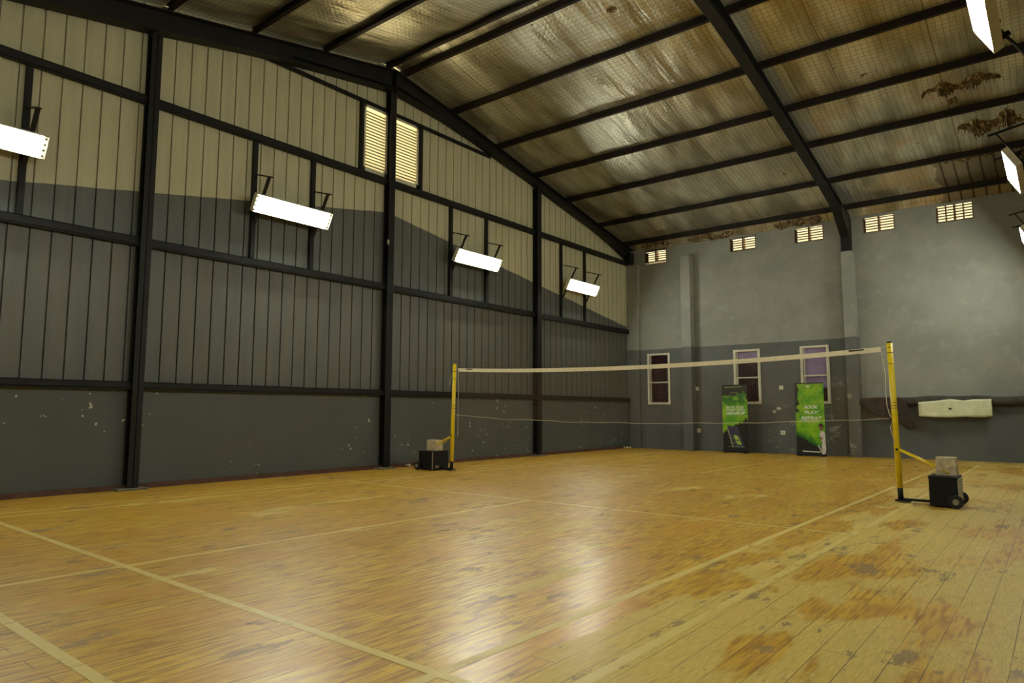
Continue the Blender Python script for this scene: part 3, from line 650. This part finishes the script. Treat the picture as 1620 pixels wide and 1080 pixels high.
flat('print_bar', M['ink2'], t, [(.06, 1.375), (.44, 1.385), (.44, 1.395), (.06, 1.388)], y); flat('print_bar', M['ink2'], t, [(.17, 1.26), (.36, 1.26), (.36, 1.268), (.17, 1.268)], y)
ph = flat('phone_print', M['phone'], t, [(.085, .575), (.31, .545), (.45, .12), (.22, .10)], y)
flat('phone_edge_print', M['hub'], ph, [(.075, .565), (.095, .575), (.225, .11), (.20, .12)], y-.0013)
flat('app_tile_print', M['lime'], ph, [(.225, .375), (.325, .355), (.40, .165), (.30, .185)], y-.0013)
text('M', .06, .305, .245, y-.0028, M['phone'], ph, .3, .02)
for z, a, c in ((.30, .16, .40), (.215, .14, .42), (.125, .10, .46)): flat('print_bar', M['ink2'], t, [(a, z), (c, z), (c, z+.006), (a, z+.006)], y-.0013)
t = stand((-.045, 6.50, 0), 'green banner with three stacked words and a cricket player print', m_banner('green_splatter_print_right', 8.4, 'R'))
text('BOOK', .085, .285, .93, y, M['ink'], t, .3, .035, wd=.27); text('PLAY', .085, .285, .825, y, M['ink'], t, .3, .035, wd=.27); text('REPEAT', .085, .285, .715, y, M['ink'], t, .3, .035, wd=.40)
flat('print_bar', M['ink'], t, [(.07, .685), (.47, .685), (.47, .695), (.07, .695)], y); flat('print_bar', M['ink2'], t, [(.14, .655), (.41, .655), (.41, .667), (.14, .667)], y)
flat('print_bar', M['ink2'], t, [(.04, 1.385), (.40, 1.405), (.40, 1.415), (.04, 1.395)], y)
flat('emblem_print', M['ink'], t, [(.20, 1.355), (.24, 1.385), (.30, 1.365), (.255, 1.345)], y-.0013)
flat('print_bar', M['ink'], t, [(.11, .085), (.44, .075), (.44, .095), (.11, .105)], y)
# player print: silhouette pieces in the banner plane
kit = flat('player_print', M['kit'], t, [(.47, .50), (.515, .485), (.535, .43), (.54, .33), (.535, .28), (.545, .15), (.535, .06), (.47, .03), (.445, .035), (.475, .075), (.465, .18), (.48, .28), (.46, .335), (.435, .37), (.43, .42), (.445, .45)], y-.002)
flat('head_print', M['skin'], kit, [(.425, .585), (.43, .54), (.455, .505), (.49, .515), (.505, .56), (.495, .60), (.455, .615)], y-.0035)
flat('hair_print', M['hair'], kit, [(.42, .59), (.435, .63), (.475, .64), (.51, .61), (.508, .565), (.495, .575), (.47, .585)], y-.0045)
flat('forearm_print', M['skin'], kit, [(.425, .365), (.44, .345), (.475, .325), (.50, .34), (.47, .36), (.45, .39)], y-.0035)
flat('bat_print', M['kit'], kit, [(.395, .215), (.415, .225), (.465, .12), (.475, .07), (.45, .09)], y-.0035)

# ------------------------------------------------------------------ torn insulation hanging from the roof
def torn(x, y, L, n, lab, wid=.16, drop=.10, ang=0.):
    # one ragged mass: a spine of crumpled lumps pressed against the foil, fused into a single hanging mat
    rnd = random.Random(int(x*100+y*10)+n); b = MB(); N = max(8, int(L/.022)); V = 9; G = []
    def rough(i, j): return rnd.uniform(-1, 1)
    edge = [.5+.5*math.sin(i*.37+x)+rnd.uniform(-.35, .35) for i in range(N+1)]
    for i in range(N+1):
        s_ = (i/N-.5)*L; wv = wid*(.45+.55*max(.1, edge[i]))*(1-.92*abs(2*i/N-1)**7); c0 = .16*wid*math.sin(i*.21+y)+.12*wid*math.sin(i*.083+x)
        row = []
        for j in range(V):
            t_ = j/(V-1)*2-1; px, py = x+s_*math.cos(ang)+rnd.uniform(-.012, .012), y+c0+t_*wv*.5+rnd.uniform(-.012, .012); py = min(py, YF-.015)
            dz = drop*(1-t_*t_)*(.25+.75*rnd.random())*max(.25, edge[i])
            row.append(b.bm.verts.new((px, py, foil_z(px, py, 0)-.012-dz)))
        G.append(row)
    for i in range(N):
        for j in range(V-1): b.face([G[i][j], G[i+1][j], G[i+1][j+1], G[i][j+1]], rnd.choice((0, 0, 0, 1)))
    # ragged tags hanging from the mat
    for _ in range(n//3):
        i, j = rnd.randrange(1, N), rnd.randrange(0, V-1); A_, B_ = G[i][j], G[i-1][j+1]; m_ = (A_.co+B_.co)/2
        d = rnd.uniform(.01, drop*.9); tip = b.bm.verts.new(m_+Vector((rnd.uniform(-.03, .03), rnd.uniform(-.03, .03), -d)))
        if tip.co.y > YF-.02: tip.co.y = YF-.02
        b.face([A_, B_, tip], rnd.choice((0, 1)))
    tag(b.build('torn_insulation', [M['debris'], M['flock']]), lab, 'insulation', 'torn roof insulation')
torn(3.25, 3.62, .95, 110, 'torn insulation hanging between two purlins left of the top right lamp', wid=.30, drop=.13)
torn(3.12, 4.02, .12, 26, 'small torn strip of insulation dangling below the larger tear', wid=.3)
torn(3.55, 4.85, .9, 130, 'torn brown insulation around the lamp arm at the right edge', wid=.5, drop=.14)
torn(3.15, 5.75, .7, 50, 'low tear in the insulation before the bare roof sheet', wid=.1, drop=.05)
torn(-1.85, 6.86, 1.1, 90, 'torn insulation along the eave left of the middle vent', wid=.15, drop=.07)
torn(.05, 6.84, .95, 110, 'torn insulation over the vent left of the rafter end', wid=.18, drop=.10)
torn(-3.2, 6.84, .8, 50, 'torn insulation over the far left corner vent', wid=.12, drop=.06)
torn(-.32, -.1, .14, 16, 'small dark tear in the foil beside the ridge purlins', wid=.08, drop=.05)
torn(2.25, 2.75, .22, 12, 'small torn flap of foil in the middle of the right roof slope', wid=.05, drop=.04)

# small fitting on the ridge column
t = tag(MB().tube([(XL+.13, -.845, 3.50), (XL+.15, -.86, 3.47), (XL+.14, -.85, 3.42)], [.014, .022, .008], 8).build('clamp_lamp', M['pale']), 'tiny pale clip on the left edge of the ridge column', 'clip')

# crumbs of plaster swept against the walls
def crumbs(x, y, n, lab):
    t = thing('plaster_rubble', lab, 'rubble', (x, y, 0)); rnd = random.Random(n)
    for i in range(n):
        b = MB(); bmesh.ops.create_icosphere(b.bm, subdivisions=1, radius=rnd.uniform(.018, .038))
        for v in b.bm.verts: v.co = Vector((v.co.x*rnd.uniform(.8, 1.3), v.co.y*rnd.uniform(.8, 1.3), v.co.z*.7))
        z = -min(v.co.z for v in b.bm.verts); b.build('lump', M['concrete' if i % 2 else 'pale'], t, loc=(rnd.uniform(-.10, .10), rnd.uniform(-.04, .04), z))
crumbs(-3.90, 6.62, 5, 'few pale lumps of plaster on the floor in the far left corner')
crumbs(-3.93, -.36, 2, 'two small cream crumbs on the floor right of the ridge column foot')
